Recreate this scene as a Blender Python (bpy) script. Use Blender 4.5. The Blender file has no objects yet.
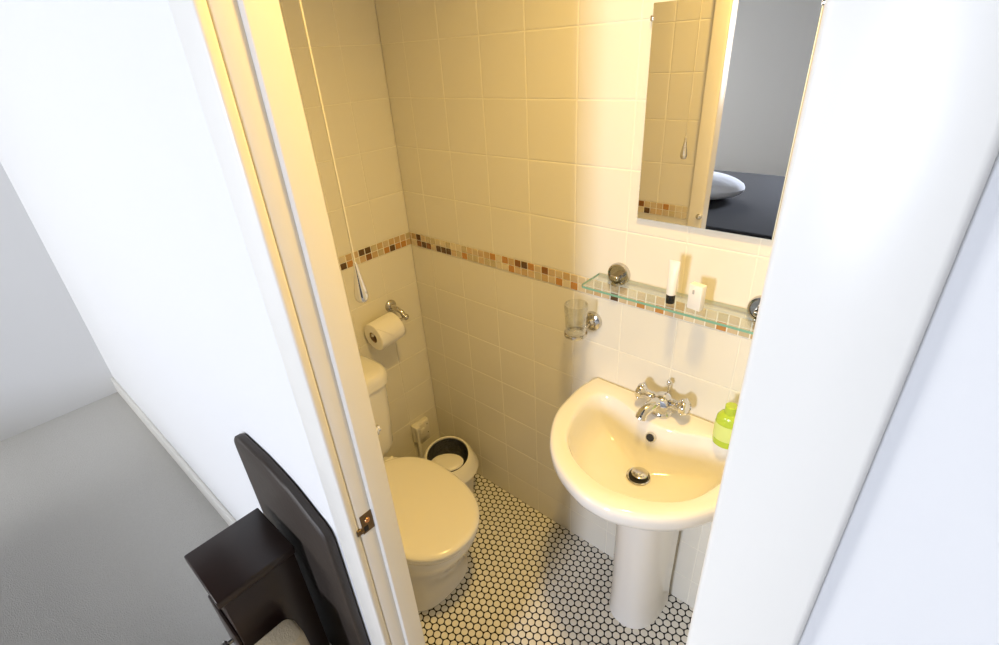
import bpy, bmesh, math, random
from mathutils import Vector, Matrix
random.seed(7)
scene = bpy.context.scene
COL = scene.collection
PI = math.pi

# ------------------------------------------------------------------ materials
def mat(name, color, rough=0.5, metal=0.0, coat=0.0, bump=None, spec=0.5, trans=0.0, ior=1.45, var=None):
    m = bpy.data.materials.new(name); m.use_nodes = True
    nt = m.node_tree; b = nt.nodes['Principled BSDF']
    b.inputs['Base Color'].default_value = (*color, 1)
    b.inputs['Roughness'].default_value = rough
    b.inputs['Metallic'].default_value = metal
    b.inputs['Specular IOR Level'].default_value = spec
    b.inputs['Coat Weight'].default_value = coat
    b.inputs['Coat Roughness'].default_value = 0.06
    b.inputs['Transmission Weight'].default_value = trans
    b.inputs['IOR'].default_value = ior
    tc = nt.nodes.new('ShaderNodeTexCoord')
    if bump:
        n = nt.nodes.new('ShaderNodeTexNoise'); n.inputs['Scale'].default_value = bump[0]
        n.inputs['Detail'].default_value = 3
        bp = nt.nodes.new('ShaderNodeBump'); bp.inputs['Strength'].default_value = bump[1]
        bp.inputs['Distance'].default_value = bump[2]
        nt.links.new(tc.outputs['Object'], n.inputs['Vector'])
        nt.links.new(n.outputs['Fac'], bp.inputs['Height'])
        nt.links.new(bp.outputs['Normal'], b.inputs['Normal'])
    if var:      # slight own colour variation (scale, second colour)
        n2 = nt.nodes.new('ShaderNodeTexNoise'); n2.inputs['Scale'].default_value = var[0]; n2.inputs['Detail'].default_value = 4
        mx = nt.nodes.new('ShaderNodeMix'); mx.data_type = 'RGBA'
        mx.inputs[6].default_value = (*color, 1); mx.inputs[7].default_value = (*var[1], 1)
        nt.links.new(tc.outputs['Object'], n2.inputs['Vector'])
        nt.links.new(n2.outputs['Fac'], mx.inputs[0]); nt.links.new(mx.outputs[2], b.inputs['Base Color'])
    return m

def clear_glass(name, tint, gloss=1.0, edge=.8, power=4.0):
    m = bpy.data.materials.new(name); m.use_nodes = True
    nt = m.node_tree; nt.nodes.clear()
    out = nt.nodes.new('ShaderNodeOutputMaterial'); mx = nt.nodes.new('ShaderNodeMixShader')
    tr = nt.nodes.new('ShaderNodeBsdfTransparent'); tr.inputs['Color'].default_value = (*tint, 1)
    gl = nt.nodes.new('ShaderNodeBsdfGlossy'); gl.inputs['Roughness'].default_value = 0.02
    gl.inputs['Color'].default_value = (gloss, gloss, gloss, 1)
    lw = nt.nodes.new('ShaderNodeLayerWeight'); lw.inputs['Blend'].default_value = .5
    pw = nt.nodes.new('ShaderNodeMath'); pw.operation = 'POWER'; pw.inputs[1].default_value = power
    ma = nt.nodes.new('ShaderNodeMath'); ma.operation = 'MULTIPLY_ADD'; ma.inputs[1].default_value = edge; ma.inputs[2].default_value = .04
    nt.links.new(lw.outputs['Facing'], pw.inputs[0]); nt.links.new(pw.outputs[0], ma.inputs[0]); nt.links.new(ma.outputs[0], mx.inputs[0])
    nt.links.new(tr.outputs[0], mx.inputs[1])
    nt.links.new(gl.outputs[0], mx.inputs[2]); nt.links.new(mx.outputs[0], out.inputs[0])
    return m

TILE = mat('glazed_wall_tile', (.79, .76, .665), .16, bump=(9, .10, .004), spec=.5)
GROUT = mat('white_grout', (.84, .81, .70), .7)
PENNY = mat('porcelain_penny_tile', (.84, .82, .76), .35, var=(60, (.76, .73, .66)))
BLACKG = mat('black_floor_grout', (.012, .010, .009), .8)
CERAMIC = mat('white_vitreous_china', (.83, .815, .775), .08, coat=.4)
PLASTIC = mat('cream_white_plastic', (.80, .775, .70), .28)
LIDPL = mat('glossy_seat_plastic', (.82, .79, .70), .22)
CHROME = mat('chrome', (.74, .74, .75), .09, metal=1)
DCHROME = mat('polished_chrome', (.62, .60, .57), .12, metal=1)
BRASS = mat('aged_brass', (.22, .15, .08), .4, metal=1, bump=(120, .3, .001), var=(90, (.16, .11, .06)))
COPPER = mat('copper_screw', (.7, .33, .15), .3, metal=1)
DARK = mat('dark_hole', (.01, .01, .01), .6)
GLOSSP = mat('white_gloss_paint', (.84, .81, .74), .3, bump=(25, .08, .002))
WALLP = mat('white_wall_paint', (.80, .79, .77), .75, bump=(140, .08, .001))
CEILP = mat('ceiling_paint', (.78, .76, .72), .8)
PAPER = mat('toilet_tissue', (.86, .84, .80), .9, bump=(220, .25, .0008))
CARD = mat('cardboard_core', (.33, .22, .13), .85)
CORD = mat('white_cord', (.66, .63, .54), .7)
WHITEP = mat('white_packaging', (.84, .83, .81), .35)
BLACKP = mat('black_plastic', (.012, .012, .013), .25)
LINER = mat('grey_bin_liner', (.14, .14, .14), .35, bump=(70, .9, .01))
LIME = mat('lime_green_plastic', (.42, .58, .05), .2, coat=.5)
LIMEL = mat('pale_lime_label', (.62, .74, .25), .4)
DBROWN = mat('dark_brown', (.040, .030, .023), .5, bump=(55, .2, .003), var=(8, (.052, .040, .031)))
DWOOD = mat('very_dark_wood', (.016, .009, .007), .28, var=(14, (.028, .014, .010)))
BEIGE = mat('beige_canvas', (.52, .44, .30), .9, bump=(260, .5, .002), var=(60, (.45, .38, .26)))
CARPET = mat('cream_carpet', (.62, .60, .56), .95, bump=(300, .8, .004), var=(120, (.55, .53, .49)))
LINEN = mat('white_bed_linen', (.78, .80, .84), .85, bump=(12, .5, .02))
THROW = mat('charcoal_bed_throw', (.025, .026, .03), .9, bump=(200, .5, .003))
GLASS = clear_glass('clear_tumbler_glass', (.93, .935, .92), edge=.85, power=2.2)
SHELFG = clear_glass('shelf_glass', (.93, .955, .935))
SHELFB = mat('pale_glass_edge', (.55, .60, .56), .1)
SHELFE = mat('green_glass_edge', (.20, .42, .32), .08, spec=.6, coat=.5)
MIRROR = mat('mirror_silver', (.90, .89, .86), .0, metal=1)
MIRE = mat('mirror_glass_edge', (.80, .86, .83), .1, coat=.5)
GREY = mat('grey_print', (.45, .44, .44), .6)
MOS = [mat('mosaic_' + n, c, .22) for n, c in [
    ('cream', (.68, .59, .42)), ('beige', (.60, .48, .31)), ('tan', (.54, .38, .20)), ('sand', (.54, .46, .29)),
    ('amber', (.50, .25, .075)), ('chestnut', (.25, .11, .035)), ('umber', (.115, .065, .03)), ('honey', (.60, .44, .26))]]

# ------------------------------------------------------------------ mesh helpers
ORG = {}
def tag(o, label=None, cat=None, group=None, kind=None):
    if label: o['label'] = label
    if cat: o['category'] = cat
    if group: o['group'] = group
    if kind: o['kind'] = kind
    return o

def thing(name, loc, label=None, cat=None, group=None, kind=None):
    o = bpy.data.objects.new(name, None); COL.objects.link(o); o.location = loc
    o.empty_display_size = .05
    ORG[o.name] = Vector(loc)
    return tag(o, label, cat, group, kind)

class MB:
    def __init__(s): s.bm = bmesh.new()
    def _add(s, verts, faces, mi=0):
        vs = [s.bm.verts.new(v) for v in verts]
        fs = []
        for f in faces:
            try:
                fc = s.bm.faces.new([vs[i] for i in f]); fc.material_index = mi; fs.append(fc)
            except ValueError: pass
        return vs, fs
    def box(s, a, b, bev=0, seg=2, mi=0, rotz=0, mtx=None):
        t = bmesh.new(); bmesh.ops.create_cube(t, size=1)
        c = [(a[i] + b[i]) / 2 for i in range(3)]; d = [abs(b[i] - a[i]) for i in range(3)]
        for v in t.verts: v.co = Vector((v.co.x * d[0], v.co.y * d[1], v.co.z * d[2]))
        if bev: bmesh.ops.bevel(t, geom=t.edges[:], offset=bev, segments=seg, profile=.5, affect='EDGES')
        M = Matrix.Translation(c) @ Matrix.Rotation(rotz, 4, 'Z')
        if mtx is not None: M = M @ mtx
        t.transform(M); s._merge(t, mi); return s
    def _merge(s, t, mi=0):
        t.verts.index_update()
        s._add([v.co.copy() for v in t.verts], [[v.index for v in f.verts] for f in t.faces], mi); t.free()
    def rings(s, rs, cap0=True, cap1=True, mi=0, closed=True):
        n = len(rs[0]); verts = [p for r in rs for p in r]; faces = []
        for k in range(len(rs) - 1):
            for i in range(n if closed else n - 1):
                j = (i + 1) % n
                faces.append((k * n + i, k * n + j, (k + 1) * n + j, (k + 1) * n + i))
        if cap0: faces.append(tuple(reversed(range(n))))
        if cap1: faces.append(tuple((len(rs) - 1) * n + i for i in range(n)))
        s._add(verts, faces, mi); return s
    def lathe(s, prof, o, axis=(0, 0, 1), n=32, mi=0, cap0=True, cap1=True, sx=1, sy=1):
        q = Vector((0, 0, 1)).rotation_difference(Vector(axis).normalized()); o = Vector(o)
        rs = [[o + q @ Vector((r * sx * math.cos(2 * PI * i / n), r * sy * math.sin(2 * PI * i / n), h)) for i in range(n)] for r, h in prof]
        return s.rings(rs, cap0, cap1, mi)
    def tube(s, pts, rad, n=12, mi=0):
        pts = [Vector(p) for p in pts]; rs = []
        up = None
        for k, p in enumerate(pts):
            d = (pts[min(k + 1, len(pts) - 1)] - pts[max(k - 1, 0)]).normalized()
            if up is None:
                up = Vector((0, 0, 1)) if abs(d.z) < .9 else Vector((1, 0, 0))
            x = d.cross(up).normalized(); y = x.cross(d).normalized(); up = y
            r = rad[k] if isinstance(rad, (list, tuple)) else rad
            rs.append([p + r * (math.cos(2 * PI * i / n) * x + math.sin(2 * PI * i / n) * y) for i in range(n)])
        return s.rings(rs, True, True, mi)
    def sphere(s, c, r, mi=0, sc=(1, 1, 1), u=20, v=12):
        t = bmesh.new(); bmesh.ops.create_uvsphere(t, u_segments=u, v_segments=v, radius=r)
        for w in t.verts: w.co = Vector((w.co.x * sc[0] + c[0], w.co.y * sc[1] + c[1], w.co.z * sc[2] + c[2]))
        s._merge(t, mi); return s
    def build(s, name, mats, parent=None, origin=None, ang=38, smooth=True):
        if not isinstance(mats, (list, tuple)): mats = [mats]
        bm = s.bm
        bmesh.ops.recalc_face_normals(bm, faces=bm.faces[:])
        if parent is not None: org = ORG[parent.name]
        elif origin is not None: org = Vector(origin)
        else:
            xs = [v.co for v in bm.verts]
            org = Vector(((min(p.x for p in xs) + max(p.x for p in xs)) / 2, (min(p.y for p in xs) + max(p.y for p in xs)) / 2, min(p.z for p in xs)))
        for v in bm.verts: v.co -= org
        for f in bm.faces: f.smooth = smooth
        for e in bm.edges:
            if len(e.link_faces) == 2 and e.calc_face_angle(0) > math.radians(ang): e.smooth = False
        me = bpy.data.meshes.new(name); bm.to_mesh(me); bm.free()
        for m in mats: me.materials.append(m)
        o = bpy.data.objects.new(name, me); COL.objects.link(o)
        if parent is not None: o.parent = parent
        else: o.location = org
        ORG[o.name] = org.copy()
        return o

def raw_mesh(name, verts, faces, mis, mats, origin=(0, 0, 0)):
    me = bpy.data.meshes.new(name)
    og = Vector(origin)
    me.from_pydata([tuple(Vector(v) - og) for v in verts], [], faces)
    for m in mats: me.materials.append(m)
    me.polygons.foreach_set('material_index', mis)
    me.update()
    o = bpy.data.objects.new(name, me); COL.objects.link(o); o.location = og
    ORG[o.name] = og
    return o

def superring(cx, cy, z, rf, rb, ry, n=64, p=2.2):
    out = []
    for i in range(n):
        t = 2 * PI * i / n; c, s_ = math.cos(t), math.sin(t)
        r = rf if c > 0 else rb
        out.append(Vector((cx + r * math.copysign(abs(c) ** (2 / p), c), cy + ry * math.copysign(abs(s_) ** (2 / p), s_), z)))
    return out

# ------------------------------------------------------------------ dimensions (metres; corner of the two tiled walls on the floor = origin)
YD = -.750          # inner face of the doorway wall
YO = -.818          # its bedroom face
JL, JR = .795, 1.365
HEAD = 2.03
CEIL = 2.36
XR = 1.425
TW, TH, Z0 = .152, .150, 1.671
ROWS = sorted([Z0 + TH * k for k in range(1, 5)] + [Z0 - TH * k for k in range(0, 5)] + [1.023 - TH * k for k in range(0, 8)])

def tiled(frame, u0, u1, uoff, zmax, dz=0., dent=.0010, hole=None):
    """frame(u, depth, z) -> world point; individual bevelled tiles on a grout bed, the mosaic course left free"""
    V, F, M = [], [], []
    def quad(pts, mi):
        b = len(V); V.extend(pts); F.append(tuple(range(b, b + len(pts)))); M.append(mi)
    quad([frame(u0, -dent, 0), frame(u1, -dent, 0), frame(u1, -dent, zmax), frame(u0, -dent, zmax)], 0)
    us = []
    k = math.floor((u0 - uoff) / TW)
    while uoff + k * TW < u1:
        us.append((max(u0, uoff + k * TW), min(u1, uoff + (k + 1) * TW))); k += 1
    zs = [z + dz for z in ROWS]
    g = .0013; b = .0028
    for a, c in us:
        for z1, z2 in zip(zs[:-1], zs[1:]):
            if abs((z2 - z1) - .048) < .004: continue
            lo, hi = max(z1, 0), min(z2, zmax)
            if hi - lo < .012 or c - a < .008: continue
            A, C, L, H = a + g, c - g, lo + g, hi - g
            rings = []
            for ins, dep in ((0, -dent), (.0004, -.0005), (.0011, -.00017), (b, 0)):
                rings.append([frame(A + ins, dep, L + ins), frame(C - ins, dep, L + ins), frame(C - ins, dep, H - ins), frame(A + ins, dep, H - ins)])
            base = len(V)
            for r in rings: V.extend(r)
            for q in range(3):
                for i in range(4):
                    j = (i + 1) % 4
                    F.append((base + 4 * q + i, base + 4 * q + j, base + 4 * q + 4 + j, base + 4 * q + 4 + i)); M.append(1)
            F.append((base + 12, base + 13, base + 14, base + 15)); M.append(1)
    return V, F, M

def add_slab(V, F, M, a, b, mi):
    base = len(V)
    for x in (a[0], b[0]):
        for y in (a[1], b[1]):
            for z in (a[2], b[2]): V.append(Vector((x, y, z)))
    for f in [(0, 1, 3, 2), (4, 6, 7, 5), (0, 4, 5, 1), (2, 3, 7, 6), (0, 2, 6, 4), (1, 5, 7, 3)]:
        F.append(tuple(base + i for i in f)); M.append(mi)

# wall with the basin (y = 0)
V, F, M = tiled(lambda u, d, z: Vector((u, -d, z)), 0, XR, .260 - 2 * TW, CEIL)
add_slab(V, F, M, (-.1, .0025, 0), (XR + .1, .1, CEIL), 2)
tag(raw_mesh('wall_back', V, F, M, [GROUT, TILE, WALLP]), kind='structure')
# wall behind the cistern (x = 0)
V, F, M = tiled(lambda u, d, z: Vector((d, u, z)), YD, 0, -.146 - 5 * TW, CEIL)
add_slab(V, F, M, (-.1, YD - .0025, 0), (-.0025, .0025, CEIL), 2)
tag(raw_mesh('wall_left', V, F, M, [GROUT, TILE, WALLP]), kind='structure')
# short wall right of the basin
V, F, M = tiled(lambda u, d, z: Vector((XR - d, u, z)), YD, 0, -.146 - 5 * TW, CEIL)
add_slab(V, F, M, (XR + .0025, YD, 0), (XR + .1, .0025, CEIL), 2)
tag(raw_mesh('wall_right', V, F, M, [GROUT, TILE, WALLP]), kind='structure')
# doorway wall
V, F, M = tiled(lambda u, d, z: Vector((u, YD + d, z)), 0, JL - .025, .616 - 5 * TW, CEIL, dz=.012)
add_slab(V, F, M, (-1.9, YO, 0), (JL - .022, YD - .0025, CEIL), 2)
add_slab(V, F, M, (JR + .022, YO, 0), (3.2, YD - .0025, CEIL), 2)
add_slab(V, F, M, (JL - .022, YO, HEAD + .022), (JR + .022, YD - .0025, CEIL), 2)
tag(raw_mesh('wall_front', V, F, M, [GROUT, TILE, WALLP]), kind='structure')
# ceiling
mb = MB(); mb.box((-.1, YO, CEIL), (XR + .1, .1, CEIL + .08))
tag(mb.build('ceiling', CEILP), kind='structure')

# bathroom floor: penny-round mosaic in black grout
V, F, M = [], [], []
add_slab(V, F, M, (-.02, YD - .05, -.06), (XR + .02, .02, -.0012), 0)
P = .0245; dx = P * math.sqrt(3) / 2; R = .01085
nx = int(XR / dx) + 2; ny = int(.80 / P) + 2
for i in range(nx):
    for j in range(ny):
        cx = .003 + i * dx; cy = .001 - j * P - (P / 2 if i % 2 else 0)
        if not (-.004 < cx < XR + .004 and YD - .05 < cy < .004): continue
        base = len(V); n = 18
        for r, h in ((R, -.0012), (R - .0002, -.0005), (R - .0012, 0)):
            for k in range(n):
                a = 2 * PI * k / n + PI / 6
                rr = r * (1 + .018 * math.cos(6 * a))
                V.append(Vector((cx + rr * math.cos(a), cy + rr * math.sin(a), h)))
        for q in range(2):
            for k in range(n):
                l = (k + 1) % n
                F.append((base + q * n + k, base + q * n + l, base + q * n + n + l, base + q * n + n + k)); M.append(1)
        F.append(tuple(base + 2 * n + k for k in range(n))); M.append(1)
tag(raw_mesh('floor', V, F, M, [BLACKG, PENNY]), kind='structure')
# bedroom carpet
mb = MB(); mb.box((-1.9, -5.2, -.06), (3.2, YD - .05, .004))
tag(mb.build('floor_bedroom', CARPET), kind='structure')
mb = MB(); mb.box((-2.0, -5.2, .004), (-1.9, YO, CEIL))
tag(mb.build('wall_bedroom_side', WALLP), kind='structure')
mb = MB(); mb.box((-2.0, -5.2, .004), (3.2, -5.1, CEIL)); tag(mb.build('wall_bedroom_back', WALLP), kind='structure')
mb = MB(); mb.box((-1.9, YO - .014, .004), (.265, YO, .105), .003)
tag(mb.build('baseboard_left', GLOSSP), kind='structure')
mb = MB(); mb.box((1.436, YO - .014, .004), (3.2, YO, .105), .003)
tag(mb.build('baseboard_right', GLOSSP), kind='structure')

# mosaic border course
def mosaic(frame, u0, u1, uc, known, name, dz=0):
    V, F, M = [], [], []
    def quad(pts, mi):
        b = len(V); V.extend(pts); F.append(tuple(range(b, b + 4))); M.append(mi)
    z0, z1 = 1.0235 + dz, 1.0705 + dz
    quad([frame(u0, .0004, z0), frame(u1, .0004, z0), frame(u1, .0004, z1), frame(u0, .0004, z1)], 0)
    pitch = .0256; k = math.floor((u0 - uc) / pitch)
    while uc + k * pitch - pitch / 2 < u1:
        c = uc + k * pitch
        a, b = max(c - .0113, u0 + .0005), min(c + .0113, u1 - .0005)
        for row, (lo, hi) in enumerate(((1.0245, 1.0461), (1.0483, 1.0699))):
            if b - a < .004: continue
            mi = random.choice([0, 0, 0, 1, 1, 1, 1, 2, 2, 3, 3, 3, 7, 7, 7])
            if random.random() < .05: mi = 4
            for (ku, kr, km) in known:
                if kr == row and abs(ku - c) < pitch * .5: mi = km
            lo2, hi2 = lo + dz, hi + dz
            base = len(V); e = .0011
            V.extend([frame(a, .0004, lo2), frame(b, .0004, lo2), frame(b, .0004, hi2), frame(a, .0004, hi2)])
            V.extend([frame(a + e, .0022, lo2 + e), frame(b - e, .0022, lo2 + e), frame(b - e, .0022, hi2 - e), frame(a + e, .0022, hi2 - e)])
            for i in range(4):
                j = (i + 1) % 4; F.append((base + i, base + j, base + 4 + j, base + 4 + i)); M.append(1 + mi)
            F.append((base + 4, base + 5, base + 6, base + 7)); M.append(1 + mi)
        k += 1
    o = raw_mesh(name, V, F, M, [GROUT] + MOS)
    return tag(o, kind='structure')
# rows: 1 = upper, 0 = lower
kb = [(.054, 1, 6), (.409, 1, 4), (.511, 1, 5), (.537, 1, 6), (.563, 1, 4), (.616, 1, 5), (.59, 1, 1), (.69, 1, 2),
      (.06, 0, 5), (.085, 0, 6), (.11, 0, 5), (.153, 0, 6), (.179, 0, 6), (.204, 0, 6), (.283, 0, 4), (.485, 0, 4), (.537, 0, 2),
      (.614, 0, 2), (.665, 0, 4), (.716, 0, 4), (.792, 0, 2), (.843, 0, 6), (.87, 0, 1), (.918, 0, 4), (.968, 0, 4), (.74, 0, 0), (.768, 0, 3),
      (1.069, 1, 1), (1.119, 1, 3), (.843, 1, 1), (.03, 1, 2)]
mosaic(lambda u, d, z: Vector((u, -d, z)), .001, XR, .5365, kb, 'trim_1')
ka = [(-.213, 1, 6), (-.187, 1, 6), (-.282, 0, 6), (-.257, 0, 4), (-.187, 0, 5), (-.11, 0, 4), (-.086, 0, 6), (-.035, 0, 4), (-.16, 1, 3), (-.01, 0, 2)]
mosaic(lambda u, d, z: Vector((d, u, z)), YD, -.001, -.187, ka, 'trim_2')
kd = [(.52, 1, 2), (.55, 1, 5), (.58, 0, 6), (.60, 1, 1), (.50, 0, 5), (.65, 1, 4)]
mosaic(lambda u, d, z: Vector((u, YD + d, z)), .001, JL - .06, .60, kd, 'trim_3', dz=.012)

# ------------------------------------------------------------------ door frame (door opens outward, leaf not in view)
door = thing('door_1', (JL, YO, 0), kind='structure')
def lining(sgn, x):           # x = stop face; sgn +1 left jamb, -1 right jamb
    mb = MB(); s = sgn
    prof = [(x - s * .0235, YO), (x - s * .0235, YD + .002), (x, YD + .006), (x, -.7825), (x - s * .0008, -.7852), (x - s * .0035, -.7865), (x - s * .010, -.787), (x - s * .010, YO + .004), (x - s * .013, YO)]
    z0, z1 = .002, HEAD
    mb.rings([[Vector((a, b, z0)) for a, b in prof], [Vector((a, b, z1)) for a, b in prof]])
    return mb.build('jamb', GLOSSP, door)
jl = lining(1, JL); lining(-1, JR)
mb = MB(); mb.box((JL - .01, YO, HEAD - .0), (JR + .01, YD + .004, HEAD + .022), .002); mb.build('head_jamb', GLOSSP, door)
def archi(x0, x1, y0, y1, z1, name='architrave'):
    mb = MB(); mb.box((x0, y0, .003), (x1, y1, z1), .004, 3); return mb.build(name, GLOSSP, door)
archi(.716, .7835, YO - .0155, YO, HEAD + .075)
archi(1.367, 1.434, YO - .0155, YO, HEAD + .075)
mb = MB(); mb.box((.7835, YO - .0155, HEAD + .004), (1.367, YO, HEAD + .075), .003); mb.build('architrave', GLOSSP, door)
il = archi(.742, JL - .002, YD, YD + .0075, HEAD + .05)
mb = MB(); mb.lathe([(.011, 0), (.011, .003), (.007, .006), (.0065, .010), (.003, .012)], (.783, YD + .0074, 1.055), (0, 1, 0), 20)
k_ = mb.build('door_knob', CHROME, door); tag(k_, 'small round chrome knob on the inner door trim')
# strike plate in the rebate with its lip and screw
mb = MB(); x = JL - .010
mb.box((x, -.8125, .852), (x + .0014, -.7875, .898), .0004, 1)
mb.tube([(x + .0007, -.812, .862), (x + .0012, -.816, .862), (x - .001, -.822, .862)], .0016, 6)
mb.box((x - .003, -.824, .856), (x + .0016, -.811, .870), .001, 2)
sp = mb.build('strike_plate', BRASS, door); tag(sp, 'worn brass latch strike plate')
mb = MB(); mb.lathe([(.0055, 0), (.005, .0012), (.002, .0015)], (x + .0014, -.799, .880), (1, 0, 0), 16); mb.build('screw', COPPER, sp)
mb = MB(); mb.box((x + .0004, -.809, .856), (x + .0020, -.800, .869), .0003, 1); mb.build('latch_hole', DARK, sp)

# ------------------------------------------------------------------ toilet
TC = -.472
wc = thing('toilet', (.36, TC, 0), 'white close-coupled toilet with closed cream lid on the penny tile floor', 'toilet')
mb = MB()
rs = []
for z, xf, xb, ry, p in [(0, .534, .15, .142, 2.7), (.010, .538, .145, .145, 2.7), (.025, .533, .145, .139, 2.6), (.09, .540, .145, .137, 2.5), (.16, .562, .14, .140, 2.4),
                         (.235, .602, .13, .152, 2.3), (.29, .636, .11, .161, 2.3), (.322, .648, .10, .164, 2.3), (.337, .648, .10, .164, 2.3), (.341, .640, .105, .155, 2.3)]:
    cx = .40
    rs.append(superring(cx, TC + .012 * (1 - min(1, z / .3)), z, xf - cx, cx - xb, ry, 72, p))
mb.rings(rs); pan = mb.build('pan', CERAMIC, wc)
def slab_loft(mb, prof, cx, xf, xb, ry, p=2.25):
    rs = [superring(cx, TC, z, xf - cx - i, cx - xb - i, ry - i, 80, p) for z, i in prof]
    mb.rings(rs)
mb = MB(); slab_loft(mb, [(.342, .006), (.344, .002), (.348, 0), (.355, 0), (.3595, .003), (.3605, .01)], .40, .656, .192, .171)
mb.build('seat', LIDPL, wc)
mb = MB(); slab_loft(mb, [(.362, .008), (.3635, .003), (.367, 0), (.373, 0), (.3775, .003), (.381, .009), (.3835, .016), (.3845, .04), (.386, .10), (.3865, .14)], .40, .660, .190, .173)
lid = mb.build('lid', LIDPL, wc)
for s in (-.075, .075):
    mb = MB(); mb.tube([(.200, TC + s - .02, .366), (.200, TC + s + .02, .366)], .010, 14); mb.build('hinge', LIDPL, wc)
# cistern
mb = MB(); rs = []
def rrect(x0, x1, y0, y1, z, r, n=8):
    out = []
    for cx, cy, a0 in ((x1 - r, y1 - r, 0), (x0 + r, y1 - r, 90), (x0 + r, y0 + r, 180), (x1 - r, y0 + r, 270)):
        for k in range(n + 1):
            a = math.radians(a0 + 90 * k / n); out.append(Vector((cx + r * math.cos(a), cy + r * math.sin(a), z)))
    return out
for z, x1, h, r in [(.343, .13, .12, .04), (.355, .150, .146, .045), (.385, .160, .157, .048), (.52, .168, .163, .048), (.655, .172, .167, .048)]:
    rs.append(rrect(.004, x1, TC - h, TC + h, z, min(r, .06)))
mb.rings(rs); mb.build('cistern', CERAMIC, wc)
mb = MB(); rs = []
for z, i in [(.656, .004), (.659, 0), (.685, -.001), (.698, .002), (.707, .008), (.712, .018), (.714, .035)]:
    rs.append(rrect(.003 + max(i, 0) * .3, .184 - i, TC - .174 + i, TC + .174 - i, z, .055))
mb.rings(rs); mb.build('cistern_lid', CERAMIC, wc)

# ------------------------------------------------------------------ washbasin
def catmull(pts, n=8, closed=False):
    out = []; m = len(pts); pts = [Vector((p[0], p[1], 0)) for p in pts]
    for i in range(m if closed else m - 1):
        p0 = pts[(i - 1) % m] if closed or i > 0 else pts[0]
        p1 = pts[i]; p2 = pts[(i + 1) % m]
        p3 = pts[(i + 2) % m] if closed or i + 2 < m else pts[-1]
        for k in range(n):
            t = k / n
            out.append(.5 * ((2 * p1) + (-p0 + p2) * t + (2 * p0 - 5 * p1 + 4 * p2 - p3) * t * t + (-p0 + 3 * p1 - 3 * p2 + p3) * t ** 3))
    if not closed: out.append(pts[-1])
    return out
BX = 1.040
half = [(-.240, -.0005), (-.251, -.05), (-.254, -.10), (-.241, -.21), (-.190, -.309), (-.126, -.370), (-.052, -.405)]
op = [(BX + a, b) for a, b in half] + [(BX, -.4125)] + [(BX - a, b) for a, b in reversed(half)]
OUT = catmull(op, 8)
hi_ = [(-.05, -.094), (-.10, -.074), (-.150, -.061), (-.187, -.070), (-.203, -.12), (-.193, -.20), (-.161, -.277), (-.098, -.331)]
ip = [(BX, -.100)] + [(BX + a, b) for a, b in hi_] + [(BX, -.358)] + [(BX - a, b) for a, b in reversed(hi_)]
INN = catmull(ip, 8, True)
CB = Vector((BX, -.19, 0))
def cast(poly, a):
    d = Vector((math.cos(a), math.sin(a), 0)); best = None
    for i in range(len(poly)):
        p, q = poly[i] - CB, poly[(i + 1) % len(poly)] - CB
        e = q - p; den = d.x * e.y - d.y * e.x
        if abs(den) < 1e-12: continue
        t = (p.x * e.y - p.y * e.x) / den; u = (p.x * d.y - p.y * d.x) / den
        if t > 0 and -1e-6 <= u <= 1 + 1e-6: best = t if best is None else max(best, t)
    return CB + d * best
angs = [2 * PI * i / 144 for i in range(144)]
for c in (OUT[0], OUT[-1]):
    a = math.atan2(c.y - CB.y, c.x - CB.x) % (2 * PI)
    k = min(range(len(angs)), key=lambda i: abs(angs[i] - a)); angs[k] = a
RO = [cast(OUT, a) for a in angs]; RI = [cast(INN, a) for a in angs]
DR = Vector((1.032, -.165, 0))
def sc(ring, s, z, c=CB): return [Vector((c.x + (p.x - c.x) * s, c.y + (p.y - c.y) * s, z)) for p in ring]
CW = Vector((1.035, -.004, 0))
wb = thing('washbasin', (1.037, -.09, 0), 'white rounded washbasin on a pedestal under the glass shelf', 'washbasin')
rs = [sc(RO, .42, .585, CW), sc(RO, .60, .603, CW), sc(RO, .74, .632, CW), sc(RO, .84, .658, CW), sc(RO, .91, .681, CW), sc(RO, .952, .697, CW), sc(RO, .982, .712, CW), sc(RO, .998, .727, CW), sc(RO, 1, .740, CW),
      sc(RO, .999, .751, CW), [Vector((*(p + (CB - p).normalized() * .004).xy, .7575)) for p in RO], [Vector((*(p + (CB - p).normalized() * .011).xy, .760)) for p in RO],
      sc(RI, 1.035, .7603), sc(RI, 1.012, .7588), sc(RI, .99, .7545), sc(RI, .972, .745)]
for s, z, m in [(.945, .725, .03), (.91, .70, .06), (.86, .676, .12), (.77, .655, .25), (.62, .640, .45), (.45, .632, .7), (.28, .627, .9)]:
    c = CB.lerp(DR, m)
    rs.append([Vector((c.x + (p.x - CB.x) * s, c.y + (p.y - CB.y) * s, z)) for p in RI])
rs.append([Vector((DR.x + .026 * math.cos(a), DR.y + .026 * math.sin(a), .6245)) for a in angs])
rs.append([Vector((DR.x + .024 * math.cos(a), DR.y + .024 * math.sin(a), .610)) for a in angs])
mb = MB(); mb.rings(rs); bowl = mb.build('basin', CERAMIC, wb, ang=50)
# pedestal
mb = MB(); rs = []
for z, hw, yf in [(.0, .083, -.190), (.02, .081, -.187), (.10, .079, -.186), (.35, .080, -.192), (.50, .083, -.200), (.600, .087, -.207)]:
    ring = []
    for k in range(41):
        t = PI + PI * k / 40
        ring.append(Vector((1.037 + hw * math.copysign(abs(math.cos(t)) ** .85, math.cos(t)), -.07 + (yf + .07) * abs(math.sin(t)) ** .9, z)))
    ring += [Vector((1.037 + hw, -.025, z)), Vector((1.037 - hw, -.025, z))]
    rs.append(ring)
mb.rings(rs); mb.build('pedestal', CERAMIC, wb, ang=50)
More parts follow.
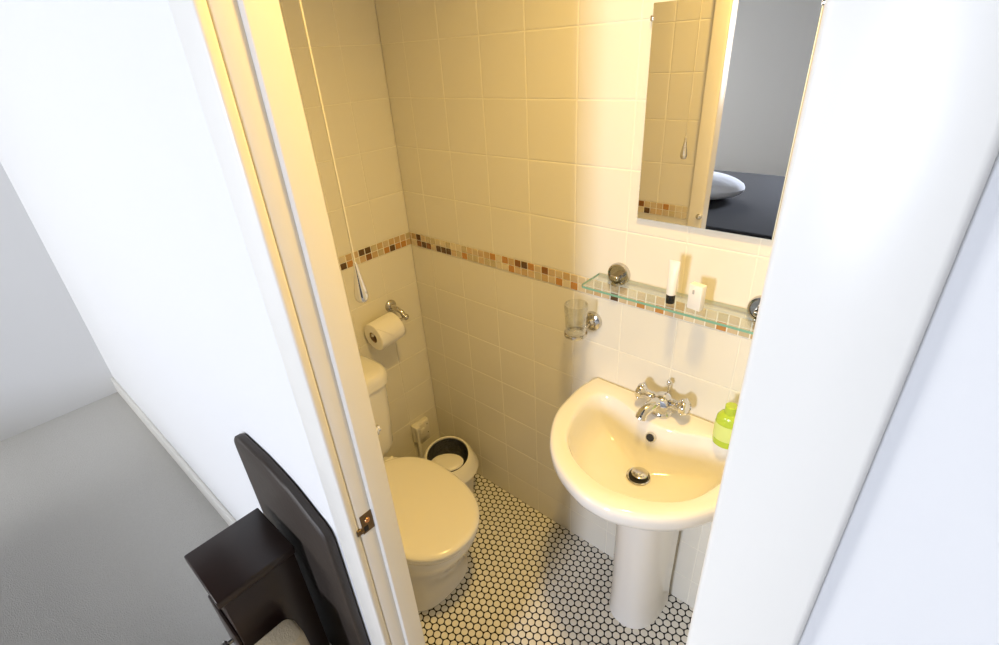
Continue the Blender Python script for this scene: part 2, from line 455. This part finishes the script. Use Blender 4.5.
# waste
mb = MB(); mb.lathe([(.031, .6275), (.0315, .6295), (.029, .6305), (.0265, .629), (.0255, .612), (.024, .611)], (DR.x, DR.y, 0), n=40, cap0=True, cap1=True)
ws = mb.build('waste', CHROME, wb); tag(ws, 'chrome pop-up waste at the bottom of the bowl')
mb = MB(); mb.lathe([(.0255, .614), (.0255, .6285), (.024, .629)], (DR.x, DR.y, 0), n=32); mb.build('waste_opening', DARK, ws)
mb = MB(); mb.lathe([(.006, .625), (.019, .633), (.0215, .635), (.0215, .637), (.017, .640), (.006, .6415)], (DR.x + .001, DR.y + .004, 0), n=32); mb.build('plug', CHROME, ws)
# overflow
oc = Vector((1.031, -.1105, .722)); on = Vector((0, -.93, .36)).normalized()
mb = MB(); mb.lathe([(.013, -.012), (.0145, .001), (.013, .004), (.0105, .004), (.0098, .001), (.0098, -.006)], oc, on, n=28, cap0=True, cap1=True)
ov = mb.build('overflow', CHROME, wb); tag(ov, 'chrome ring of the overflow hole')
mb = MB(); mb.lathe([(.0098, -.004), (.0098, .0022)], oc, on, n=24); mb.build('overflow_hole', DARK, ov)
# mixer tap
TX, TY = 1.026, -.046
mb = MB()
mb.lathe([(.027, .760), (.0275, .766), (.024, .771), (.0225, .785), (.0230, .806), (.021, .815), (.013, .821), (.003, .823)], (TX, TY, 0), n=32)
mb.lathe([(.019, .0), (.019, .026), (.017, .030), (.003, .0315)], (TX + .004, TY, .792), (.12, -1, .25), n=32)
mb.tube([(TX - .046, TY + .004, .800), (TX, TY, .800), (TX + .046, TY + .004, .800)], [.0125, .016, .0125], 20)
tap = mb.build('mixer_tap', CHROME, wb); tag(tap, 'chrome monobloc mixer tap with two round handles')
mb = MB()
sx_, sy_ = -.020, -.058
mb.tube([(TX, TY, .800), (TX + sx_ * .5, TY + sy_ * .5, .803), (TX + sx_ * .95, TY + sy_ * .95, .798), (TX + sx_ * 1.12, TY + sy_ * 1.12, .790), (TX + sx_ * 1.2, TY + sy_ * 1.2, .781)], [.0155, .0150, .0145, .014, .013], 24)
mb.lathe([(.0135, 0), (.0150, .003), (.0150, .013), (.012, .014)], (TX + sx_ * 1.14, TY + sy_ * 1.14, .788), (sx_, sy_, -.13), n=24)
mb.build('spout', CHROME, tap)
for s in (-1, 1):
    mb = MB()
    mb.lathe([(.011, .030), (.011, .040), (.0135, .046), (.0195, .052), (.0215, .058), (.0215, .066), (.0185, .0705), (.016, .0715), (.0155, .0695), (.004, .0688)], (TX, TY, .800), (s, -.12, .18), n=24)
    for k in range(6):
        a = 2 * PI * k / 6
        q = Vector((0, 0, 1)).rotation_difference(Vector((s, -.12, .18)).normalized())
        c = Vector((TX, TY, .800)) + q @ Vector((.0205 * math.cos(a), .0205 * math.sin(a), .060))
        mb.sphere(c, .0052, u=10, v=8)
    mb.build('tap_handle', CHROME, tap)
mb = MB(); mb.tube([(TX + .002, TY + .026, .762), (TX + .002, TY + .026, .838)], .0022, 10); mb.lathe([(.002, .834), (.006, .838), (.0068, .846), (.004, .851), (.001, .852)], (TX + .002, TY + .026, 0), n=16)
mb.build('pop_up_rod', CHROME, tap)

# ------------------------------------------------------------------ mirror, shelf and what stands on it
mir = thing('wall_mirror', (1.045, 0, 1.262), 'frameless rectangular wall mirror reflecting the tiled door wall', 'mirror')
mb = MB(); mb.box((.895, -.0085, 1.262), (1.195, -.0025, 1.699), .0008, 1)
g = mb.build('mirror_back', MIRE, mir)
mb = MB(); mb._add([Vector((.8962, -.0087, 1.2632)), Vector((1.1938, -.0087, 1.2632)), Vector((1.1938, -.0087, 1.6978)), Vector((.8962, -.0087, 1.6978))], [(0, 1, 2, 3)])
mb.build('mirror_face', MIRROR, mir)
for z in (1.672,):
    for x in (.8945, 1.1955):
        mb = MB(); mb.box((x - .003, -.0105, z - .005), (x + .003, 0, z + .005), .001, 2); mb.build('clip', CHROME, mir)

SZ = 1.096
sh = thing('glass_shelf', (1.03, 0, SZ), 'clear glass shelf with green edge under the mirror', 'shelf')
ring = []
x0, x1, yf, r = .797, 1.275, -.099, .012
pts = [(x0, -.004)] + [(x0 + r + r * math.cos(math.radians(a)), yf + r + r * math.sin(math.radians(a))) for a in range(180, 271, 15)]
pts += [(x1 - r + r * math.cos(math.radians(a)), yf + r + r * math.sin(math.radians(a))) for a in range(270, 361, 15)] + [(x1, -.004)]
n = len(pts); mb = MB()
vs = [Vector((a, b, SZ - .006)) for a, b in pts] + [Vector((a, b, SZ)) for a, b in pts]
mb._add(vs, [tuple(range(n, 2 * n)), tuple(reversed(range(n)))], 0)
for i in range(n): mb._add([vs[i], vs[(i + 1) % n], vs[n + (i + 1) % n], vs[n + i]], [(0, 1, 2, 3)], 2 if i == n - 1 else 1)
bmesh.ops.remove_doubles(mb.bm, verts=mb.bm.verts[:], dist=1e-6)
mb.build('glass_panel', [SHELFG, SHELFE, SHELFB], sh, smooth=False)
for x in (.856, 1.204):
    mb = MB(); mb.lathe([(.030, .0), (.0305, .008), (.0285, .012), (.025, .0125), (.0235, .010), (.006, .0095)], (x, -.001, 1.107), (0, -1, 0), n=36)
    mb.box((x - .011, -.034, 1.0975), (x + .011, -.006, 1.110), .003, 3)
    mb.box((x - .010, -.030, 1.081), (x + .010, -.006, 1.0895), .002, 2)
    mb.build('bracket', DCHROME, sh)

# white tube standing on its black cap
tb = thing('cosmetic_tube', (1.022, -.066, SZ), 'small white tube standing on its black cap on the glass shelf', 'tube')
mb = MB(); mb.lathe([(.0095, 0), (.0102, .001), (.0102, .0205), (.0098, .0215)], (1.022, -.066, SZ + .0002), n=28); cp = mb.build('cap', BLACKP, tb); tag(cp, 'black screw cap')
mb = MB(); rs = []
for h, a, b in [(.0215, .0085, .0085), (.0225, .0108, .0108), (.030, .0112, .0112), (.06, .0116, .0085), (.085, .0122, .0045), (.097, .0126, .0012), (.104, .0126, .001)]:
    rs.append([Vector((1.022 + a * math.cos(2 * PI * i / 32), -.066 + b * math.sin(2 * PI * i / 32), SZ + h)) for i in range(32)])
mb.rings(rs); tbb = mb.build('tube_body', WHITEP, tb)
bx = thing('soap_carton', (1.080, -.064, SZ), 'small upright white carton right of the white tube on the glass shelf', 'box')
mb = MB(); mb.box((1.080 - .016, -.064 - .009, SZ + .0003), (1.080 + .016, -.064 + .009, SZ + .060), .0015, 2, rotz=math.radians(-12)); mb.build('carton', WHITEP, bx)
q = Matrix.Rotation(math.radians(-12), 3, 'Z')
mb = MB(); c = Vector((1.080, -.064, SZ + .043)) + q @ Vector((-.004, -.0092, 0))
mb.box(c - Vector((.0025, .0002, .005)), c + Vector((.0025, .0002, .005)), rotz=math.radians(-12)); mb.build('printed_mark', GREY, bx)

# ------------------------------------------------------------------ tumbler and its holder
TU = Vector((.766, -.066, .914))
hd = thing('tumbler_holder', (.775, 0, .94), 'round chrome wall bracket holding the glass tumbler left of the basin', 'holder')
mb = MB(); mb.lathe([(.0285, 0), (.029, .004), (.027, .010), (.020, .014), (.012, .0155), (.010, .022), (.010, .028)], (.782, -.001, .945), (0, -1, 0), n=36)
mb.build('rosette', DCHROME, hd)
mb = MB(); mb.tube([(.782, -.022, .945), (.778, -.030, .940), (.772, -.0335, .930)], [.008, .007, .006], 12)
mb.lathe([(.0285, .009), (.0322, .010), (.033, .014), (.0322, .018), (.0285, .019), (.0282, .014), (.0285, .009)], TU, n=40, cap0=False, cap1=False)
mb.build('ring', DCHROME, hd)
tm = thing('glass_tumbler', TU, 'clear glass tumbler sitting in the chrome wall ring', 'glass')
mb = MB(); mb.lathe([(.0225, 0), (.025, .002), (.0262, .010), (.0286, .022), (.0305, .06), (.0325, .104), (.0315, .1055), (.0302, .104), (.0282, .06), (.0262, .024), (.0225, .012), (.006, .0105)], TU, n=44)
mb.build('tumbler_body', GLASS, tm)

# ------------------------------------------------------------------ light pull
lp = thing('light_pull_cord', (.7275, -.677, 1.268), 'white light pull cord with a chrome teardrop handle by the door frame', 'pull cord')
mb = MB(); mb.lathe([(.002, 1.268), (.0085, 1.2695), (.0114, 1.274), (.0120, 1.280), (.0108, 1.290), (.0074, 1.308), (.0048, 1.325), (.0034, 1.337), (.002, 1.340)], (.7255, -.677, 0), n=28)
hdl = mb.build('pull_handle', CHROME, lp); tag(hdl, 'chrome teardrop handle')
mb = MB(); mb.tube([(.7255, -.677, 1.334), (.7270, -.677, 1.45), (.7265, -.677, 1.7), (.726, -.677, CEIL - .01)], .0017, 10); mb.build('cord', CORD, lp)
mb = MB(); mb.lathe([(.004, CEIL - .034), (.022, CEIL - .030), (.036, CEIL - .018), (.040, CEIL)], (.726, -.677, 0), n=28); mb.build('ceiling_rose', PLASTIC, lp)

# ------------------------------------------------------------------ toilet roll and holder
rh = thing('toilet_roll_holder', (0, -.135, .80), 'chrome toilet roll holder on the tiled wall beside the cistern', 'holder')
mb = MB(); mb.lathe([(.0235, .001), (.0235, .005), (.020, .010), (.012, .013)], (0, -.138, .826), (1, 0, 0), n=32)
mb.build('rosette', DCHROME, rh)
mb = MB(); mb.tube([(.008, -.138, .826), (.030, -.136, .822), (.052, -.130, .812), (.062, -.128, .796)], [.0095, .0088, .0085, .009], 14)
mb.sphere((.062, -.122, .790), .0125)
mb.tube([(.062, -.125, .790), (.062, -.268, .783)], .0062, 12); mb.sphere((.062, -.27, .783), .0085)
mb.build('arm', DCHROME, rh)
RA = Vector((.062, -.2725, .7735)); RB = Vector((.062, -.1705, .7795)); ax = (RB - RA)
ro = thing('toilet_roll', RA, 'white toilet roll with a folded end hanging on the chrome holder', 'toilet roll')
L = ax.length
mb = MB(); mb.lathe([(.0205, 0), (.049, .0), (.0515, .002), (.0515, L - .002), (.049, L), (.0205, L)], RA, ax, n=48, cap0=False, cap1=False)
mb.build('paper', PAPER, ro)
mb = MB(); mb.lathe([(.0207, .0005), (.0207, L - .0005), (.0192, L - .0005), (.0192, .0005), (.0207, .0005)], RA, ax, n=32, cap0=False, cap1=False)
mb.build('cardboard_core', CARD, ro)
# folded pointed end of the sheet lying over the front of the roll
mb = MB(); q = Vector((0, 0, 1)).rotation_difference(ax.normalized())
def onroll(u, th, r=.0540): return RA + q @ Vector((r * math.cos(th), r * math.sin(th), u))
rows_ = 9
# locate the angle whose direction faces the room
def ang_of(d):
    v = q.inverted() @ Vector(d); return math.atan2(v.y, v.x)
t_top = ang_of((.55, 0, .85)); t_dn = ang_of((.98, 0, -.05))
if t_dn - t_top > PI: t_dn -= 2 * PI
if t_dn - t_top < -PI: t_dn += 2 * PI
top, bot = [], []
ring_a, ring_b = [], []
for k in range(rows_):
    f = k / (rows_ - 1); th = t_top + (t_dn - t_top) * f
    w = max(.003, (1 - f)) * L * .48
    ring_a.append((onroll(L * .5 - w, th), onroll(L * .5 + w, th))); ring_b.append((onroll(L * .5 - w, th, .0516), onroll(L * .5 + w, th, .0516)))
vs = [p for a in ring_a for p in a] + [p for a in ring_b for p in a]; m = 2 * rows_
fc = []
for k in range(rows_ - 1):
    fc.append((2 * k, 2 * k + 1, 2 * k + 3, 2 * k + 2)); fc.append((m + 2 * k, m + 2 * k + 2, m + 2 * k + 3, m + 2 * k + 1))
    fc.append((2 * k, 2 * k + 2, m + 2 * k + 2, m + 2 * k)); fc.append((2 * k + 1, m + 2 * k + 1, m + 2 * k + 3, 2 * k + 3))
mb._add(vs, fc); mb.build('folded_end', PAPER, ro)

# ------------------------------------------------------------------ wall switch with its pipe
ws_ = thing('fused_switch', (0, -.107, .17), 'white square wall switch low in the corner behind the waste bin', 'switch')
mb = MB(); mb.box((.0, -.148, .170), (.022, -.064, .256), .004, 3); mb.build('box', PLASTIC, ws_)
mb = MB(); mb.box((.0215, -.144, .174), (.027, -.068, .252), .002, 2); pl = mb.build('face_plate', PLASTIC, ws_)
for z in (.236, .19):
    mb = MB(); mb.lathe([(.0035, 0), (.0032, .001)], (.0268, -.080, z), (1, 0, 0), n=12); mb.build('screw', DCHROME, pl)
mb = MB(); mb.box((.0268, -.118, .200), (.0305, -.096, .228), .001, 2); mb.build('rocker', PLASTIC, pl)
mb = MB(); mb.tube([(.034, -.140, .250), (.036, -.141, .235), (.036, -.143, .10), (.036, -.144, .001)], .0062, 12)
mb.box((.022, -.150, .238), (.044, -.128, .260), .004, 2)
fl = mb.build('cable', PLASTIC, ws_); tag(fl, 'white cable running down to the floor')

# ------------------------------------------------------------------ waste bin
BC = Vector((.238, -.158, 0))
bn = thing('waste_bin', BC, 'small white waste bin with open swing lid in the corner beside the toilet', 'bin')
mb = MB(); mb.lathe([(.080, 0), (.083, .003), (.088, .06), (.095, .14), (.100, .205), (.097, .205), (.092, .14), (.084, .06), (.079, .012), (.02, .010)], BC, n=48)
mb.build('body', PLASTIC, bn)
tilt = Matrix.Rotation(math.radians(15), 3, Vector((1, 1, 0)).normalized())   # opening leans towards the doorway
def tilted(r, h, amt, n=48, sx=1.0):
    out = []
    for i in range(n):
        a = 2 * PI * i / n
        p = Vector((r * math.cos(a), r * math.sin(a), 0))
        p2 = tilt @ p
        out.append(BC + p.lerp(p2, amt) + Vector((0, 0, h)))
    return out
mb = MB()
mb.rings([tilted(.101, .200, 0), tilted(.116, .199, 0), tilted(.1185, .204, 0), tilted(.117, .211, 0), tilted(.111, .222, .1), tilted(.106, .240, .4), tilted(.099, .258, .75), tilted(.091, .270, 1), tilted(.086, .274, 1), tilted(.0825, .273, 1), tilted(.082, .268, 1), tilted(.089, .255, .75), tilted(.096, .235, .4), tilted(.101, .212, .1), tilted(.101, .200, 0)], False, False)
mb.build('lid', PLASTIC, bn)
mb = MB(); mb.rings([tilted(.0808, .2665, 1), tilted(.0868, .253, .75), tilted(.0935, .234, .4), tilted(.0935, .17, 0), tilted(.088, .10, 0), tilted(.080, .03, 0), tilted(.04, .022, 0), tilted(.01, .024, 0)], False, True); mb.build('bin_liner', LINER, bn)
# swing flap: tips with its far side down
hx = Vector((.76, .65, 0)).normalized()        # hinge line
fr = Vector((.65, -.76, 0)).normalized()    # towards the doorway
ctr = BC + Vector((0, 0, .262)) + fr * .038
mb = MB()
def flap_ring2(r, h, t_deg=-38):
    t_ = math.radians(t_deg); dv = (fr * math.cos(t_) + Vector((0, 0, 1)) * -math.sin(t_)).normalized()
    nr = dv.cross(hx); nr = nr if nr.z > 0 else -nr
    return [ctr + hx * (r * math.cos(2 * PI * i / 40)) + dv * (r * .66 * math.sin(2 * PI * i / 40)) + nr * h - dv * .004 for i in range(40)]
mb.rings([flap_ring2(.062, -.004, 8), flap_ring2(.065, -.002, 8), flap_ring2(.065, .001, 8), flap_ring2(.060, .005, 8), flap_ring2(.04, .009, 8), flap_ring2(.01, .0105, 8)])
mb.build('flap', PLASTIC, bn)

bn.scale = (1, 1, .875)

# ------------------------------------------------------------------ green bottle on the basin edge
gb = thing('soap_bottle', (1.198, -.066, .760), 'lime green soap bottle standing on the right rim of the basin', 'bottle')
mb = MB(); mb.lathe([(.024, .7608), (.0285, .763), (.030, .772), (.030, .825), (.0285, .842), (.021, .854), (.0135, .858)], (1.198, -.066, 0), n=36, sy=.75); mb.build('bottle_body', LIME, gb)
mb = MB(); mb.lathe([(.0145, .856), (.0145, .876), (.012, .878)], (1.198, -.066, 0), n=28); mb.build('cap', LIME, gb)
mb = MB(); mb.lathe([(.0303, .782), (.0305, .783), (.0305, .825), (.0303, .826)], (1.198, -.066, 0), n=36, sy=.755, cap0=False, cap1=False); mb.build('label_band', LIMEL, gb)

# ------------------------------------------------------------------ bedroom side, left of the door frame
ch = thing('dark_panel', (.5, YO - .01, .004), 'flat dark brown panel with rounded corner against the white wall left of the doorway', 'dark_panel')  # thin dark sheet cut to a dark outline; what it is stays unknown
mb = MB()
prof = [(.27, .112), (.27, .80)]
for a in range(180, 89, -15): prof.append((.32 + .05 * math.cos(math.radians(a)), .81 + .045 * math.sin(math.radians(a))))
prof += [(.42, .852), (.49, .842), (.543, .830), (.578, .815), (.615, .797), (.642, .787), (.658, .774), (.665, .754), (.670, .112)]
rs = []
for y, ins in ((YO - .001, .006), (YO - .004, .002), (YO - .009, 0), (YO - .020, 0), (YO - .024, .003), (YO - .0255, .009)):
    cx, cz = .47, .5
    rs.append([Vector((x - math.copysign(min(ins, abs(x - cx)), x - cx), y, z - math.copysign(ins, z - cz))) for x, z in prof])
mb.rings(rs); mb.build('panel_body', DBROWN, ch)
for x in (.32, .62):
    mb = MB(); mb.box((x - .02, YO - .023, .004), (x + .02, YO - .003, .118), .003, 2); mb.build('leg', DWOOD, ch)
bt = thing('bedside_table', (.43, -.95, .004), 'very dark wooden bedside table in front of the dark brown panel', 'table')
mb = MB(); mb.box((.335, -1.04, .628), (.518, -.862, .652), .004, 3); mb.build('table_top', DWOOD, bt)
mb = MB(); mb.box((.342, -1.03, .05), (.514, -.866, .628), .003, 2); mb.build('carcass', DWOOD, bt)
for z in (.20, .42):
    mb = MB(); mb.box((.352, -1.038, z - .085), (.505, -1.03, z + .095), .003, 2); dr = mb.build('drawer', DWOOD, bt)
    mb = MB(); mb.lathe([(.006, 0), (.006, .012), (.012, .017), (.012, .023), (.004, .026)], (.43, -1.038, z), (0, -1, 0), n=20); mb.build('knob', DCHROME, dr)
for x in (.36, .50):
    for y in (-1.015, -.885):
        mb = MB(); mb.box((x - .013, y - .013, .004), (x + .013, y + .013, .05)); mb.build('leg', DWOOD, bt)
bg = thing('canvas_bag', (.57, -1.01, .004), 'beige canvas bag on the floor in front of the dark bedside table', 'bag')
mb = MB(); rs = []
for z, i in [(.004, .01), (.012, 0), (.20, -.006), (.38, -.002), (.475, .002), (.487, .008), (.490, .02)]:
    rs.append(rrect(.532 + i * .4, .606 - i * .4, -1.10 + i, -.925 - i, z, .018))
mb.rings(rs); mb.build('bag_body', BEIGE, bg)
bd = thing('bed', (0, -2.9, .004), 'bed with charcoal throw and white pillow seen only in the mirror', 'bed')
mb = MB(); mb.box((-1.2, -3.7, .10), (.75, -2.1, .34), .02, 2); mb.build('base', DWOOD, bd)
mb = MB(); mb.box((-1.2, -3.7, .34), (.75, -2.1, .54), .05, 4); mb.build('mattress', LINEN, bd)
mb = MB(); mb.box((-.5, -3.72, .30), (.77, -2.08, .57), .04, 4); mb.build('throw', THROW, bd)
mb = MB(); mb.sphere((.0, -2.75, .66), .5, sc=(.75, .45, .20)); mb.build('pillow', LINEN, bd)
for x in (-1.1, .65):
    for y in (-3.6, -2.2):
        mb = MB(); mb.box((x - .03, y - .03, .004), (x + .03, y + .03, .10)); mb.build('leg', DWOOD, bd)

# ------------------------------------------------------------------ light
def area(name, loc, look, w, h, power, color):
    l = bpy.data.lights.new(name, 'AREA'); l.shape = 'RECTANGLE'; l.size = w; l.size_y = h; l.energy = power; l.color = color
    o = bpy.data.objects.new(name, l); COL.objects.link(o); o.location = loc
    o.rotation_euler = (Vector(look) - Vector(loc)).to_track_quat('-Z', 'Y').to_euler(); return o
area('window_daylight', (1.05, -4.6, 1.62), (1.0, 0, 1.0), .5, .8, 112, (.75, .82, 1.0))
area('bedroom_wall_fill', (-1.3, -4.6, 1.6), (-.8, 0, 1.1), 1.2, 1.2, 75, (.95, .97, 1.0))  # added fill to whiten the bedroom walls; no window stands here
l = bpy.data.lights.new('ceiling_lamp', 'AREA'); l.shape = 'DISK'; l.size = .13; l.energy = 10.3; l.color = (1.0, .65, .18); l.spread = math.radians(128)
o = bpy.data.objects.new('ceiling_lamp', l); COL.objects.link(o); o.location = (1.11, -.53, 2.33)
w = bpy.data.worlds.new('sky'); scene.world = w; w.use_nodes = True
bgd = w.node_tree.nodes['Background']; bgd.inputs[0].default_value = (.92, .96, 1.0, 1); bgd.inputs[1].default_value = .09

# ------------------------------------------------------------------ camera
px, py, pz = 1.421, -1.090, 1.632
yaw, pitch, roll = math.radians(132.59), math.radians(-28.641), math.radians(-3.757)
fwd = Vector((math.cos(pitch) * math.cos(yaw), math.cos(pitch) * math.sin(yaw), math.sin(pitch)))
r = fwd.cross(Vector((0, 0, 1))).normalized(); u = r.cross(fwd)
c, s = math.cos(roll), math.sin(roll)
R_, U_ = c * r + s * u, -s * r + c * u
cam = bpy.data.cameras.new('camera'); cam.sensor_fit = 'HORIZONTAL'; cam.sensor_width = 36; cam.lens = 496.03 * 36 / 999
cam.clip_start = .01; cam.clip_end = 50
co = bpy.data.objects.new('camera', cam); COL.objects.link(co)
co.matrix_world = Matrix(((R_.x, U_.x, -fwd.x, px), (R_.y, U_.y, -fwd.y, py), (R_.z, U_.z, -fwd.z, pz), (0, 0, 0, 1)))
scene.camera = co
vs_ = scene.view_settings
vs_.view_transform = 'Standard'; vs_.look = 'None'; vs_.exposure = 0; vs_.gamma = 1; vs_.use_curve_mapping = False
